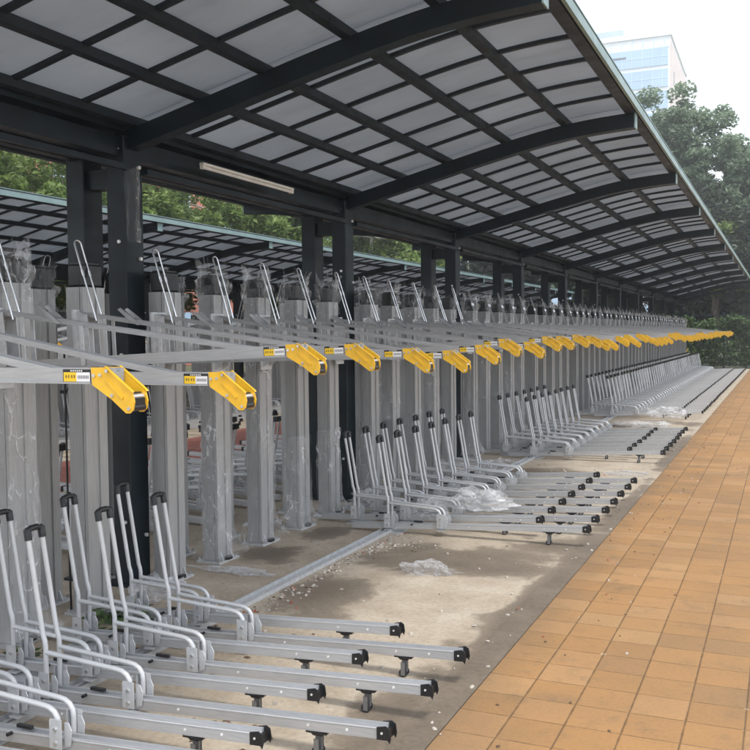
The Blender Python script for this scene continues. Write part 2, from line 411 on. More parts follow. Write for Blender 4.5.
def make_shelter():
    root = empty('bike_shelter', (CX, 0, 0))
    BD = .12; PH = .055
    def L(p): return (p[0] - CX, p[1], p[2])
    for wing in (0, 1):
        flip = wing == 1
        def fin(o):
            if flip:
                o.rotation_euler = (0, 0, math.pi)
            return o
        def yy(y): return -y if flip else y
        if wing == 0:
            # meshes for one wing in local coordinates, the other wing shares them turned round
            mb = MB(); lx = [x - CX for x in XS]
            sweepx(mb, lx, lambda x: smooth_prof(x + CX), lambda x: smooth_prof(x + CX) + BD, -.05, .05, 'steel')
            beam_me = mb.mesh('arch_beam')
            mb = MB(); x = -1.124 - CX
            mb.box((x, 0, zlow(-1.14) + .06), (.010, .112, .126), 'teal'); cap_me = mb.mesh('beam_end_plate')
            mb = MB()
            mb.box((-3.79 - CX, 0, 1.40), (.14, .18, 2.80), 'steel', bev=.006)
            mb.box((-3.79 - CX, 0, .009), (.24, .28, .016), 'steel')
            for z in (.30, 1.35, 2.05, 2.62):
                mb.cyl((-3.72 - CX, .045, z), (-3.705 - CX, .045, z), .012, 'bolt', 8)
                mb.cyl((-3.765 - CX, -.09, z + .1), (-3.765 - CX, -.102, z + .1), .011, 'bolt', 8)
            post_me = mb.mesh('post')
            panel_me = []
            mb = MB()
            lxp = [-3.75 - CX] + [x - CX for x in XS if x > -3.70] + [-1.105 - CX]
            zt = lambda x: smooth_prof(min(x + CX, -1.13)) + BD + PH
            sweepx(mb, lxp, lambda x: zt(x), lambda x: zt(x) + .010, -BAY / 2 + .0, BAY / 2 - .002, 'panel')
            panel_me = mb.mesh('roof_panel')
            mb = MB()
            sweepx(mb, lxp, lambda x: zt(x) - .026, lambda x: zt(x) - .002, -.016, .016, 'purlin')
            bar_me = mb.mesh('glazing_bar')
        def inst(name, me, y, par=root):
            o = bpy.data.objects.new(name, me); COL.objects.link(o); o.parent = par; o.location = (0, y, 0)
            return o
        for y in YB:
            fin(inst('post', post_me, y)); b = fin(inst('arch_beam', beam_me, y))
            c = bpy.data.objects.new('beam_end_plate', cap_me); COL.objects.link(c); c.parent = b
        for ya, yb in zip(YB, YB[1:]):
            p = fin(inst('roof_panel', panel_me, (ya + yb) / 2))
            for i in range(1, 6):
                g = bpy.data.objects.new('glazing_bar', bar_me); COL.objects.link(g); g.parent = p
                g.location = (0, -BAY / 2 + BAY * i / 6, 0)
        ya, yb = YB[0] - .25, YB[-1] + .25
        sg = -1 if flip else 1
        for x in PURL:
            xl = (x - CX) * sg; z = smooth_prof(x) + BD
            part('purlin', root, lambda mb: mb.box((xl, (ya + yb) / 2, z + PH / 2 - .004), (.062, yb - ya, PH - .004), 'purlin'))
        z = smooth_prof(-1.14) + BD
        part('edge_purlin', root, lambda mb: mb.box(((-1.16 - CX) * sg, (ya + yb) / 2, z + PH / 2 - .006), (.08, yb - ya, PH), 'purlin'))
        part('edge_trim', root, lambda mb: (mb.box(((-1.098 - CX) * sg, (ya + yb) / 2, z + .028), (.022, yb - ya + .02, .060), 'teal'),
                                            mb.box(((-1.125 - CX) * sg, (ya + yb) / 2, z + .082), (.07, yb - ya + .02, .008), 'teal')))
        # girders between the posts of this row
        for (x, zc, w, h) in ((-3.79, 2.735, .07, .12), (-3.735, 2.845, .05, .05), (-3.70, 2.60, .035, .035)):
            if flip and h < .05: continue
            for a, b in zip(YB, YB[1:]):
                part('girder', root, lambda mb: mb.box(((x - CX) * sg, (a + b) / 2, zc), (w, b - a - .186, h), 'steel'))
    part('valley_sheet', root, lambda mb: mb.box((0, (YB[0] + YB[-1]) / 2, 2.884), (.50, YB[-1] - YB[0] + .4, .010), 'steel'))
    for y in YB:
        part('cross_tie', root, lambda mb: (mb.box((0, y, 2.55), (.178, .10, .12), 'steel')))
    part('gutter', root, lambda mb: (mb.box((0, (YB[0] + YB[-1]) / 2, 2.73), (.16, YB[-1] - YB[0], .014), 'steel'),
                                     mb.box((-.087, (YB[0] + YB[-1]) / 2, 2.775), (.010, YB[-1] - YB[0], .10), 'steel'),
                                     mb.box((.087, (YB[0] + YB[-1]) / 2, 2.775), (.010, YB[-1] - YB[0], .10), 'steel')))
    return root
sh = make_shelter()
tag(sh, 'dark green steel shelter with arched grey roof over the nearest racks', 'bike shelter', 'bike shelters')
sh2 = copy_tree(sh); sh2.location.x += OFF2; sh2.location.z -= .15
tag(sh2, 'second arched shelter beyond the red path, showing its pale teal roof edge', 'bike shelter', 'bike shelters')

# light tube hung on the girder
t = empty('fluorescent_light', (-3.60, 5.95, 2.70))
part('housing', t, lambda mb: mb.box((0, 0, .021), (.040, 1.26, .018), 'lamp', bev=.004))
part('tube', t, lambda mb: mb.cyl((0, -.60, 0), (0, .60, 0), .0115, 'white', 10))
part('end_cap', t, lambda mb: mb.box((0, .615, .004), (.028, .03, .032), 'lamp'))
part('end_cap', t, lambda mb: mb.box((0, -.615, .004), (.028, .03, .032), 'lamp'))
tag(t, 'white fluorescent batten hanging under the roof beside the nearest dark post', 'light')

# ------------------------------------------------------------------ floor rack
def zc(x): return .055 + .055 * x
def hoop_paths(s, fine=True):
    y = .040 * s
    up = [(0, y, .05), (0, y, .262)]
    up += [(-.004, y, .285), (-.013, y, .310)] if fine else [(0, y, .29)]
    up += [(-.083, y, .735)]
    lo = [(0.002, y, .236), (.375, y, .214)]
    lo += [(.40, y, .210), (.422, y, .198), (.436, y, .178), (.440, y, .155)] if fine else [(.42, y, .20), (.44, y, .165)]
    lo += [(.440, y, .085)]
    return up, lo
def rail_fn(mb):
    prof = [(-.026, -.024), (.026, -.024), (.026, .019), (.014, .019), (.014, .006), (-.014, .006), (-.014, .019), (-.026, .019)]
    a, b = -.32, 1.545
    mb.prism(prof, 'x', a, b, 'alu', lambda p: Vector((p.x, p.y, p.z + zc(p.x))))
    for s in (-1, 1):
        mb.prism([(s * .0261, .010), (s * .0274, .012), (s * .0274, .016), (s * .0261, .018)][::s], 'x', a, b, 'alu', lambda p: Vector((p.x, p.y, p.z + zc(p.x))))
        for x in (.66, 1.24, 1.40):
            mb.cyl((x, s * .025, zc(x) - .004), (x, s * .0285, zc(x) - .004), .0052, 'bolt', 8)
def cap_fn(mb):
    xf = lambda p: Vector((p.x, p.y, p.z + zc(p.x)))
    for s in (-1, 1):
        mb.prism([(1.520, -.025), (1.562, -.025), (1.570, -.036), (1.575, -.018), (1.570, .016), (1.555, .026), (1.520, .020)], 'y', s * .0264, s * .0305, 'black', xf)
    mb.prism([(1.525, -.0265), (1.562, -.0265), (1.562, .006), (1.547, .006), (1.547, -.0245), (1.525, -.0245)], 'y', -.0262, .0262, 'black', xf)
    for s in (-1, 1): mb.cyl((1.54, s * .0305, zc(1.54)), (1.54, s * .033, zc(1.54)), .0045, 'bolt', 8)
def caster_fn(mb):
    x = 1.275; zb = zc(x) - .0245
    mb.box((x, 0, zb - .004), (.085, .060, .006), 'black')
    mb.prism([(x - .035, zb - .007), (x + .035, zb - .007), (x + .018, zb - .020), (x - .018, zb - .020)], 'y', -.018, .018, 'black')
def wheel_fn(mb):
    x = 1.275
    for y in (-.013, .013): mb.cyl((x - .006, y - .006, .020), (x - .006, y + .006, .020), .019, 'rubber', 14)
    mb.box((x - .002, 0, .052), (.026, .013, .058), 'fork')
    for y in (-.021, .021): mb.box((x - .004, y, .040), (.020, .003, .06), 'fork')
def hoop_fn(s):
    def fn(mb):
        up, lo = hoop_paths(s); mb.tube(up, .0108, 'tube', 10); mb.tube(lo, .0105, 'tube', 10)
    return fn
def crown_fn(mb):
    d = Vector((-.070, 0, .425)).normalized()
    top = Vector((-.083, 0, .735))
    for s in (-1, 1):
        mb.tube([top + Vector((0, .04 * s, 0)) - d * .03, top + Vector((0, .04 * s, 0)) + d * .012, top + Vector((0, .034 * s, 0)) + d * .022], .016, 'black', 10, radii=[.016, .0165, .009])
    mb.tube([top + Vector((0, -.04, 0)) + d * .008, top + Vector((0, -.02, 0)) + d * .018, top + Vector((0, .02, 0)) + d * .018, top + Vector((0, .04, 0)) + d * .008], .0135, 'black', 8)
def bracket_fn(x, back):
    def fn(mb):
        z0 = zc(x) + .012
        for s in (-1, 1):
            mb.box((x, s * .0545, z0 + .032), (.052, .005, .108), 'plate')
            mb.prism([(x + .024, z0 - .022), (x + .050, z0 - .012), (x + .056, z0 + .045), (x + .042, z0 + .072), (x + .024, z0 + .072)], 'y', s * .032, s * .037, 'plate')
            mb.box((x - .027, s * .045, z0 + .03), (.005, .022, .10), 'plate')
            for dz in (.0, .05): mb.cyl((x, s * .057, z0 + dz), (x, s * .063, z0 + dz), .0075, 'chrome', 6)
        mb.box((x, 0, zc(x) - .030), (.052, .114, .006), 'plate')
    return fn
def make_rack():
    r = empty('floor_rack', (0, 0, 0))
    part('rail', r, rail_fn); part('end_cap', r, cap_fn)
    c = part('caster', r, caster_fn); w = part('wheel', c, wheel_fn)
    part('hoop_tube', r, hoop_fn(-1)); part('hoop_tube', r, hoop_fn(1)); part('hoop_cap', r, crown_fn)
    part('bracket', r, bracket_fn(0, True)); part('bracket', r, bracket_fn(.44, False))
    part('foot_plate', r, lambda mb: mb.box((.03, 0, .006), (.17, .18, .008), 'plate'))
    part('latch', r, lambda mb: (mb.box((.24, .0, zc(.24) + .030), (.07, .016, .012), 'black'), mb.cyl((.20, -.05, zc(.2) + .012), (.20, -.028, zc(.2) + .012), .007, 'black', 8)))
    return r
def rack_lod():
    mb = MB()
    prof = [(-.027, -.024), (.027, -.024), (.027, .019), (-.027, .019)]
    mb.prism(prof, 'x', -.32, 1.545, 'alu_sheen', lambda p: Vector((p.x, p.y, p.z + zc(p.x))))
    mb.box((1.555, 0, zc(1.55) - .003), (.03, .060, .050), 'black')
    mb.box((1.275, 0, .05), (.03, .03, .09), 'black')
    for s in (-1, 1):
        up, lo = hoop_paths(s, False); mb.tube(up, .0108, 'tube', 6); mb.tube(lo, .0105, 'tube', 6)
    mb.box((-.083, 0, .735), (.04, .115, .05), 'black')
    for x in (0, .44): mb.box((x, 0, zc(x) + .045), (.05, .114, .09), 'plate')
    return mb
rack0 = make_rack()
rack_lod_o = rack_lod().build('floor_rack')
USED = {}
def spawn(proto, key):
    if not USED.get(key): USED[key] = 1; return proto
    return copy_tree(proto)
XL, XS_ = -2.843, -3.243
def place_rack(x, y, lod, label, group, flip=False):
    if lod: o = spawn(rack_lod_o, 'rl')
    else: o = spawn(rack0, 'rk')
    o.location = (x, y, 0); o.rotation_euler = (0, 0, (math.pi if flip else 0) + R(rnd.uniform(-.25, .25)))
    tag(o, label, 'bike rack', group); return o
BAYN = ['nearest', 'second', 'third']
def bay(name, longs, shorts, lod):
    g = 'floor racks of the %s bay' % name
    for i, y in enumerate(sorted(longs, reverse=True)):
        place_rack(XL + rnd.uniform(-.008, .008), y, lod, 'silver floor rack, %s long one from the far end of the %s bay' % (ORD[i], name), g)
    for i, y in enumerate(sorted(shorts, reverse=True)):
        place_rack(XS_ + rnd.uniform(-.008, .008), y, lod, 'silver floor rack, %s short one from the far end of the %s bay' % (ORD[i], name), g)
bay('nearest', [3.885, 3.46, 3.02, 2.62, 2.22, 1.82], [4.091, 3.68, 3.235, 2.81, 2.41, 2.01], False)
bay('second', [6.724 + .395 * k for k in range(7)], [6.949 + .398 * k for k in range(7)], False)
bay('third', [11.32 + .405 * k for k in range(8)], [11.53 + .405 * k for k in range(7)], False)
for k in range(50):
    place_rack(XL + rnd.uniform(-.006, .006), 17.17 + .40 * k, True, 'silver floor rack reaching the kerb in the long far bay before the hedge', 'long racks of the far bay')
    place_rack(XS_ + rnd.uniform(-.006, .006), 17.37 + .40 * k, True, 'short silver floor rack set back in the long far bay before the hedge', 'short racks of the far bay')
for k in range(22):
    place_rack(2 * CX - XL, 5.0 + .40 * k, True, 'long silver floor rack facing away towards the red path behind the columns', 'long racks facing the red path', True)
    place_rack(2 * CX - XS_, 5.2 + .40 * k, True, 'short silver floor rack facing away, set back from the red path', 'short racks facing the red path', True)
for k in range(22):
    place_rack(XL + OFF2, 8.6 + .40 * k, True, 'long silver floor rack under the second shelter beyond the red path', 'long racks under the second shelter')
    place_rack(XS_ + OFF2, 8.8 + .40 * k, True, 'short silver floor rack under the second shelter beyond the red path', 'short racks under the second shelter')

# track bolted to the floor under the hoops
def track_fn(mb):
    y0, y1 = 1.4, 37.3
    mb.prism([(-.045, 0.001), (.045, .001), (.045, .026), (.037, .026), (.037, .006), (.006, .006), (.006, .020), (-.006, .020), (-.006, .006), (-.037, .006), (-.037, .026), (-.045, .026)], 'y', y0, y1, 'plate')
tk = part('floor_track', None, track_fn); tk.location = (-2.86, 0, 0); tk.rotation_euler = (0, 0, 0)
tag(tk, 'long aluminium channel track fixed along the concrete under the hoops', 'floor track')

# ------------------------------------------------------------------ upper tray
HX = 1.60
def trough_z(x): return (1.40 - x) * .178
def handle_plate(s):
    def fn(mb):
        poly = [(0, .002), (.055, .002), (.085, -.018), (.150, -.070), (.157, -.098), (.152, -.122), (.140, -.132), (.126, -.132), (.074, -.092), (.004, -.050)]
        mb.prism([(HX + x, z) for x, z in poly], 'y', s * .0285, s * .0335, 'yellow')
        # raised rib and folded lip
        mb.prism([(HX + .055, .006), (HX + .060, .001), (HX + .154, -.070), (HX + .150, -.064)], 'y', s * .0280, s * .0400, 'yellow')
        mb.prism([(HX + .060, -.030), (HX + .120, -.085), (HX + .114, -.092), (HX + .054, -.038)], 'y', s * .0335, s * .0365, 'yellow')
        for x, z in ((.012, -.022), (.036, -.020), (.078, -.080), (.139, -.118), (.06, -.008)):
            mb.cyl((HX + x, s * .0335, z), (HX + x, s * .0385, z), .0055, 'chrome', 8)
    return fn
def beam_fn(mb):
    prof = [(-.026, -.047), (.026, -.047), (.026, 0), (.010, 0), (.010, -.012), (-.010, -.012), (-.010, 0), (-.026, 0)]
    mb.prism(prof, 'x', -.02, HX + .075, 'tray')
    for s in (-1, 1): mb.prism([(s * .0262, -.0472), (s * .0320, -.0472), (s * .0320, -.0420), (s * .0262, -.0420)][::s], 'x', -.02, HX - .005, 'tray')
def trough_fn(mb):
    prof = [(-.024, .003), (-.024, -.020), (.024, -.020), (.024, .003), (.019, .003), (.019, -.014), (-.019, -.014), (-.019, .003)]
    mb.prism(prof, 'x', -.05, 1.57, 'tray', lambda p: Vector((p.x, p.y, p.z + trough_z(p.x) + .004)))
def sticker_fn(s):
  def fn(mb):
        y = s * .0268
        def q(x0, x1, z0, z1, m, d=0):
            yy = y + s * d
            v = [(x0, yy, z0), (x1, yy, z0), (x1, yy, z1), (x0, yy, z1)]
            mb.add(v, [(0, 1, 2, 3) if s < 0 else (3, 2, 1, 0)], m)
        X0 = HX - .112
        q(X0, X0 + .106, -.044, -.004, 'black'); q(X0 + .003, X0 + .052, -.041, -.013, 'yellowtag', .0006); q(X0 + .052, X0 + .103, -.041, -.013, 'white', .0006)
        def glyph(x, z, w, h, m):
            # a small square character made of strokes
            t_ = w * .2
            q(x, x + w, z + h - t_, z + h, m, .0012); q(x + w * .4, x + w * .6, z, z + h - t_, m, .0012); q(x, x + w * .4, z + h * .35, z + h * .55, m, .0012); q(x + w * .6, x + w, z + h * .35, z + h * .55, m, .0012)
        for i, x in enumerate((.009, .019, .031, .041)): glyph(X0 + x, -.032, .007, .011, 'black')
        for i in range(7): q(X0 + .057 + i * .0062, X0 + .0612 + i * .0062, -.032, -.022, 'grey_ink', .0012)
        for i in range(6): q(X0 + .03 + i * .008, X0 + .035 + i * .008, -.0105, -.0065, 'white', .0012)
  return fn
def hoop_top_fn(mb, r=.0054, mat='chrome', seg=8):
    z0 = trough_z(.1) + .0
    n = 10; pts = []
    def P(t, y): # t 0..1 along the lean
        return (.10 - .13 * t, y, z0 - .03 + (.66 - z0 + .03) * t)
    pts = [P(0, -.027), P(.5, -.027), P(.94, -.027)]
    for a in (150, 120, 90, 60, 30):
        c = math.cos(R(a)); s_ = math.sin(R(a)); b = P(.94 + .05 * s_, 0)
        pts.append((b[0], c * .027, b[2]))
    pts += [P(.94, .027), P(.5, .027), P(0, .027)]
    mb.tube(pts, r, mat, seg)
    for s in (-1, 1): mb.tube([P(.55, .027 * s), P(.62, .027 * s)], .0085, 'chrome', 8)
def wheelguard_fn(mb):
    for s in (-1, 1):
        y = s * .030
        mb.prism([(.25, trough_z(.25) + .050), (.27, trough_z(.25) + .058), (.33, trough_z(.33) + .028), (.40, trough_z(.40) - .015), (.375, trough_z(.40) - .015), (.31, trough_z(.33) + .012)], 'y', y - .002, y + .002, 'chrome')
def carriage_fn(mb):
    mb.box((-.024, 0, .07), (.012, .15, .40), 'plate')
    for s in (-1, 1):
        mb.prism([(-.018, -.11), (.03, -.08), (.06, .0), (.05, .24), (-.018, .26)], 'y', s * .040, s * .046, 'plate')
        for z in (-.05, .2): mb.cyl((.0, s * .046, z), (.0, s * .054, z), .009, 'chrome', 8)
def support_fn(dx, s):
    return lambda mb: mb.box((dx, s * .034, trough_z(dx) / 2 - .025), (.022, .006, trough_z(dx) + .03), 'plate')
def make_tray():
    t = empty('upper_tray', (0, 0, 0))
    part('beam', t, beam_fn); part('wheel_trough', t, trough_fn); part('carriage', t, carriage_fn)
    for dx in (.16, .52):
        for sd in (-1, 1): part('trough_support', t, support_fn(dx, sd))
    h = part('handle', t, handle_plate(-1))
    part('handle', t, handle_plate(1))
    part('roller', t, lambda mb: (mb.cyl((HX + .142, -.0285, -.116), (HX + .142, .0285, -.116), .011, 'black', 12)))
    part('grip', t, lambda mb: (mb.cyl((HX + .140, -.0285, -.084), (HX + .140, .0285, -.084), .009, 'chrome', 10), mb.box((HX + .128, 0, -.082), (.026, .054, .022), 'black', bev=.004), mb.box((HX + .146, 0, -.100), (.010, .05, .022), 'black')))
    part('sticker', t, sticker_fn(-1)); part('sticker', t, sticker_fn(1)); part('wheel_hoop', t, hoop_top_fn); part('wheel_guard', t, wheelguard_fn)
    return t
def tray_lod():
    mb = MB()
    mb.box((.83, 0, -.0235), (1.68, .052, .047), 'alu_sheen')
    mb.prism([(-.024, .003), (-.024, -.020), (.024, -.020), (.024, .003)], 'x', -.05, 1.57, 'alu_sheen', lambda p: Vector((p.x, p.y, p.z + trough_z(p.x) + .004)))
    for s in (-1, 1):
        poly = [(0, .002), (.055, .002), (.150, -.070), (.157, -.098), (.140, -.132), (.126, -.132), (.074, -.092), (.004, -.050)]
        mb.prism([(HX + x, z) for x, z in poly], 'y', s * .026, s * .036, 'yellow')
    mb.prism([(HX + .05, -.01), (HX + .14, -.085), (HX + .13, -.10), (HX + .04, -.03)], 'y', -.0255, .0255, 'yellow')
    hoop_top_fn(mb, .004, 'column', 5); carriage_fn(mb)
    for dx in (.16, .52):
        for sd in (-1, 1): support_fn(dx, sd)(mb)
    return mb
tray0 = make_tray(); tray_l = tray_lod().build('upper_tray')
XP = -3.50
TIPS = [(-1.735, 1.344, 1.47), (-1.727, 1.305, 1.43), (-1.76, 1.401, 1.445), (-1.779, 1.393, 1.445), (-1.731, 1.358, 1.44), (-1.72, 1.332, 1.44), (-1.715, 1.359, 1.44), (-1.732, 1.395, 1.44), (-1.714, 1.363, 1.44), (-1.718, 1.405, 1.44)]
def set_tray(o, y, xt, zt, zr, flip=False, base=0., sc=1):
    # tilt about the column so that the tip height comes out right
    tilt = math.atan2((zt + .127) - zr, 1.74)
    x = XP + (xt + 1.745)
    if flip: x = 2 * CX - x
    o.location = (x + base, y, zr)
    yaw = R(rnd.uniform(-.5, .5))
    o.rotation_euler = (0, -tilt, (math.pi if flip else 0) + yaw)
for k in range(58):
    y = 2.22 + .62 * k
    lod = k > 13
    o = spawn(tray_l if lod else tray0, 'tl' if lod else 'tr')
    if k < len(TIPS): xt, zt, zr = TIPS[k]
    else: xt, zt, zr = -1.725 + rnd.uniform(-.02, .02), rnd.choice((1.34, 1.36, 1.395, 1.41)) + rnd.uniform(-.012, .012), 1.44
    if k % 9 == 6 and k > 10: zt -= .02
    set_tray(o, y, xt, zt, zr)
    if k < 20: tag(o, 'upper rack tray with yellow handle, %s from the camera in the front row' % ORD[k], 'rack tray', 'upper trays of the front row')
    else: tag(o, 'upper rack tray with small yellow handle in the crowded far part of the front row', 'rack tray', 'far upper trays of the front row')
for k in range(3, 32):
    o = spawn(tray_l, 'tl'); set_tray(o, 2.22 + .62 * k, -1.73, 1.37 + rnd.uniform(-.03, .03), 1.44, True)
    tag(o, 'upper rack tray of the back row pointing away towards the red path', 'rack tray', 'upper trays of the back row')
for k in range(10, 32):
    o = spawn(tray_l, 'tl'); set_tray(o, 2.22 + .62 * k, -1.73, 1.37 + rnd.uniform(-.03, .03), 1.44, False, OFF2)
    tag(o, 'upper rack tray under the second shelter beyond the red path', 'rack tray', 'upper trays of the second shelter')

# ------------------------------------------------------------------ rack columns
def col_prof():
    x, y = .060, .088
    # extruded section with shallow grooves on the broad sides
    return [(-x, -y), (.034, -y), (.034, -y + .006), (.040, -y + .006), (.040, -y), (x, -y),
            (x, -.022), (x - .010, -.022), (x - .010, .022), (x, .022), (x, y),
            (-x, y), (-x, .030), (-x + .010, .030), (-x + .010, -.030), (-x, -.030)]
def col_fn(mb): mb.prism(col_prof(), 'z', .016, 1.84, 'column')
def colcap_fn(mb):
    mb.box((0, 0, 1.905), (.112, .166, .128), 'black', bev=.012); mb.box((0, 0, 1.972), (.09, .13, .008), 'black')
def base_fn(mb):
    mb.box((0.0, 0, .008), (.19, .25, .014), 'plate'); 
    for sx in (-1, 1):
        for sy in (-1, 1):
            mb.cyl((sx * .08, sy * .108, .015), (sx * .08, sy * .108, .036), .009, 'chrome', 6)
            mb.prism([(sx * .0605, .0155), (sx * .088, .0155), (sx * .0605, .075)][::sx], 'y', sy * .06 - .003, sy * .06 + .003, 'plate')
    mb.box((.088, .0, .027), (.03, .05, .022), 'black')
def film_fn(seed, z0, z1, flare):
    def fn(mb):
        nz, nu = 56, 40
        rr = random.Random(seed); ph = rr.uniform(0, 50)
        vs = []
        for i in range(nz + 1):
            t = i / nz; z = z0 + (z1 - z0) * t
            for k in range(nu):
                a = 2 * math.pi * k / nu
                c, s = math.cos(a), math.sin(a)
                q = 1 / max(abs(c) / .062, abs(s) / .090)       # hugs the rectangular section
                x, y = c * q, s * q
                n1 = mnoise.noise(Vector((x * 9 + ph, y * 9, z * 2.2))); n2 = mnoise.noise(Vector((x * 25, y * 25 + ph, z * 14)))
                off = .005 + .040 * max(0, n1) ** 1.3 + .007 * n2 + .010 * (1 - abs(mnoise.noise(Vector((x * 14, y * 14 + ph, z * 5))))) ** 6
                fl = max(0, 1 - t * 7) ** 2 * flare * (0.5 + 1.2 * max(0, mnoise.noise(Vector((a * .8 + ph, 3, 0))) + .25))
                off += fl
                vs.append((x * (1 + off / q), y * (1 + off / q), z + .02 * n1 * (1 if i in (0, nz) else 0) * 2))
        F = [(i * nu + k, i * nu + (k + 1) % nu, (i + 1) * nu + (k + 1) % nu, (i + 1) * nu + k) for i in range(nz) for k in range(nu)]
        mb.add(vs, F, 'film', False)
    return fn
def tuft_fn(seed):
    # loose gathered end of the wrap over the head of the column
    def fn(mb):
        nz, nu = 14, 44
        rr = random.Random(seed); ph = rr.uniform(0, 50); vs = []
        top = .24 + rr.uniform(0, .06)
        for i in range(nz + 1):
            t = i / nz; z = 1.74 + top * t
            for k in range(nu):
                a = 2 * math.pi * k / nu; c, s = math.cos(a), math.sin(a)
                q = 1 / max(abs(c) / .062, abs(s) / .088)
                n = mnoise.noise(Vector((c * 5 + ph, s * 5, z * 9))); n2 = mnoise.noise(Vector((c * 14, s * 14 + ph, z * 25)))
                o = q * (1 + .10 * math.sin(t * 3.1)) + .050 * n * (.4 + t) + .030 * n2 + .02 * max(0, n2)
                vs.append((c * o + .02 * t * n, s * o, z + (.13 * n + .08 * n2) * t * t))
        F = [(i * nu + k, i * nu + (k + 1) % nu, (i + 1) * nu + (k + 1) % nu, (i + 1) * nu + k) for i in range(nz) for k in range(nu)]
        mb.add(vs, F, 'tuft')
    return fn
def make_column(kind):
    c = empty('rack_column', (0, 0, 0))
    part('column_profile', c, col_fn); part('column_cap', c, colcap_fn); part('base_plate', c, base_fn)
    if kind == 'wrap':
        part('film_wrap', c, film_fn(3, .05, 1.76, .10)); part('film_tuft', c, tuft_fn(1))
    elif kind == 'half':
        part('film_wrap', c, film_fn(9, .70, 1.76, .0)); part('film_tuft', c, tuft_fn(2))
    elif kind == 'low':
        part('film_wrap', c, film_fn(14, .06, .75, .16)); part('film_tuft', c, tuft_fn(3))
    elif kind == 'tuft':
        part('film_tuft', c, tuft_fn(4))
    return c
protos = {k: make_column(k) for k in ('wrap', 'half', 'low', 'tuft', 'bare')}
def col_lod(film):
    mb = MB(); mb.prism(col_prof(), 'z', .016, 1.84, 'column'); mb.box((0, 0, 1.905), (.112, .166, .128), 'black'); mb.box((0, 0, .01), (.19, .25, .016), 'plate')
    if film: tuft_fn(5)(mb)
    return mb
colL = col_lod(True).build('rack_column')
KINDN = {'wrap': 'wrapped from head to foot in clear film', 'half': 'with clear film round its upper half', 'low': 'with clear film bunched at its foot', 'tuft': 'with a tuft of film on its head', 'bare': 'without any film'}
front = ['wrap', 'wrap', 'bare', 'bare', 'wrap', 'wrap', 'low', 'low', 'low', 'half', 'low', 'wrap', 'tuft', 'wrap', 'half', 'low']
OFFS = [.24, .78, 1.38, 1.96, 2.53]
COLY = [4.65 + BAY * b + q + (.12 if b < 0 else 0) for b in range(-1, 11) for q in OFFS]
for i, y in enumerate(COLY[2:]):
    if i < 20:
        kd = front[i % len(front)]; o = spawn(protos[kd], 'c' + kd)
        tag(o, 'grey rack column %s, %s from the camera in the front row' % (KINDN[kd], ORD[i]), 'rack column', 'front row of rack columns')
    else:
        o = spawn(colL, 'cl'); tag(o, 'grey rack column in the far part of the front row', 'rack column', 'far columns of the front row')
    o.location = (-3.60, y + rnd.uniform(-.012, .012), 0); o.rotation_euler = (0, 0, R(rnd.uniform(-1, 1)))
back = ['wrap', 'bare', 'tuft', 'bare', 'tuft', 'bare', 'half', 'tuft', 'bare', 'low']
for i, y in enumerate(COLY[2:46]):
    if i < 16:
        kd = back[i % len(back)]; o = spawn(protos[kd], 'c' + kd)
        tag(o, 'grey rack column %s, %s from the camera in the back row' % (KINDN[kd], ORD[i]), 'rack column', 'back row of rack columns')
    else:
        o = spawn(colL, 'cl'); tag(o, 'grey rack column in the far part of the back row', 'rack column', 'far columns of the back row')
    o.location = (-3.96, y, 0); o.rotation_euler = (0, 0, math.pi)
for k in range(4, 32):
    o = spawn(colL, 'cl'); o.location = (-3.60 + OFF2, COLY[k + 5], 0); o.rotation_euler = (0, 0, 0)
    tag(o, 'grey rack column under the second shelter beyond the red path', 'rack column', 'columns of the second shelter')

# ------------------------------------------------------------------ loose film on the floor and racks
def crumple(name, loc, dims, seed, label, mat='crumple', sub=4, amp=.45):
    import bmesh
    bm = bmesh.new(); bmesh.ops.create_icosphere(bm, subdivisions=sub, radius=1)
    for v in bm.verts:
        p = v.co.copy(); n = mnoise.noise(p * 1.7 + Vector((seed, 0, 0))); n2 = mnoise.noise(p * 4.5 + Vector((0, seed, 0))); n3 = abs(mnoise.noise(p * 9 + Vector((0, 0, seed))))
        k = 1 + amp * n + amp * .7 * n2 + amp * .5 * n3
        v.co = Vector((p.x * dims[0] * k, p.y * dims[1] * k, max(-.15, p.z * k + .1 * n2) * dims[2]))
    zmin = min(v.co.z for v in bm.verts)
    for v in bm.verts: v.co.z -= zmin
    me = bpy.data.meshes.new(name); bm.to_mesh(me); bm.free(); me.materials.append(M[mat])
    o = bpy.data.objects.new(name, me); COL.objects.link(o); o.location = loc
    return tag(o, label, 'plastic film', 'loose plastic film')
crumple('plastic_film', (-2.14, 5.64, .002), (.17, .075, .055), 3.3, 'small crumpled piece of clear film lying alone on the damp concrete', 'lonefilm', 4, .6)
crumple('plastic_film', (-2.25, 7.20, .165), (.24, .20, .10), 5.1, 'big white heap of crumpled film lying across rails of the second bay')
crumple('plastic_film', (-2.62, 7.05, .10), (.14, .14, .09), 8.3, 'smaller film wad among the hoops of the second bay')
crumple('plastic_film', (-3.52, 7.85, .002), (.20, .16, .10), 2.7, 'film heap at the foot of the second dark post')
crumple('plastic_film', (-3.35, 9.7, .002), (.20, .35, .09), 12.2, 'flattened film heap between second and third bays near the columns')
crumple('plastic_film', (-3.10, 10.5, .002), (.25, .3, .05), 17.2, 'thin spread of film beside the track before the third bay')
crumple('plastic_film', (-2.2, 15.8, .002), (.45, .25, .06), 21.2, 'white film spread on the gap after the third bay')
crumple('plastic_film', (-1.85, 16.6, .10), (.28, .3, .14), 25.2, 'white film heap in front of the far bay rails')
crumple('plastic_film', (-3.30, 5.20, .002), (.26, .06, .02), 31, 'long thin tongue of film trailing from a column foot')
crumple('plastic_film', (-3.45, 4.55, .002), (.12, .16, .08), 35, 'film wad beside the foot of the nearest dark post')
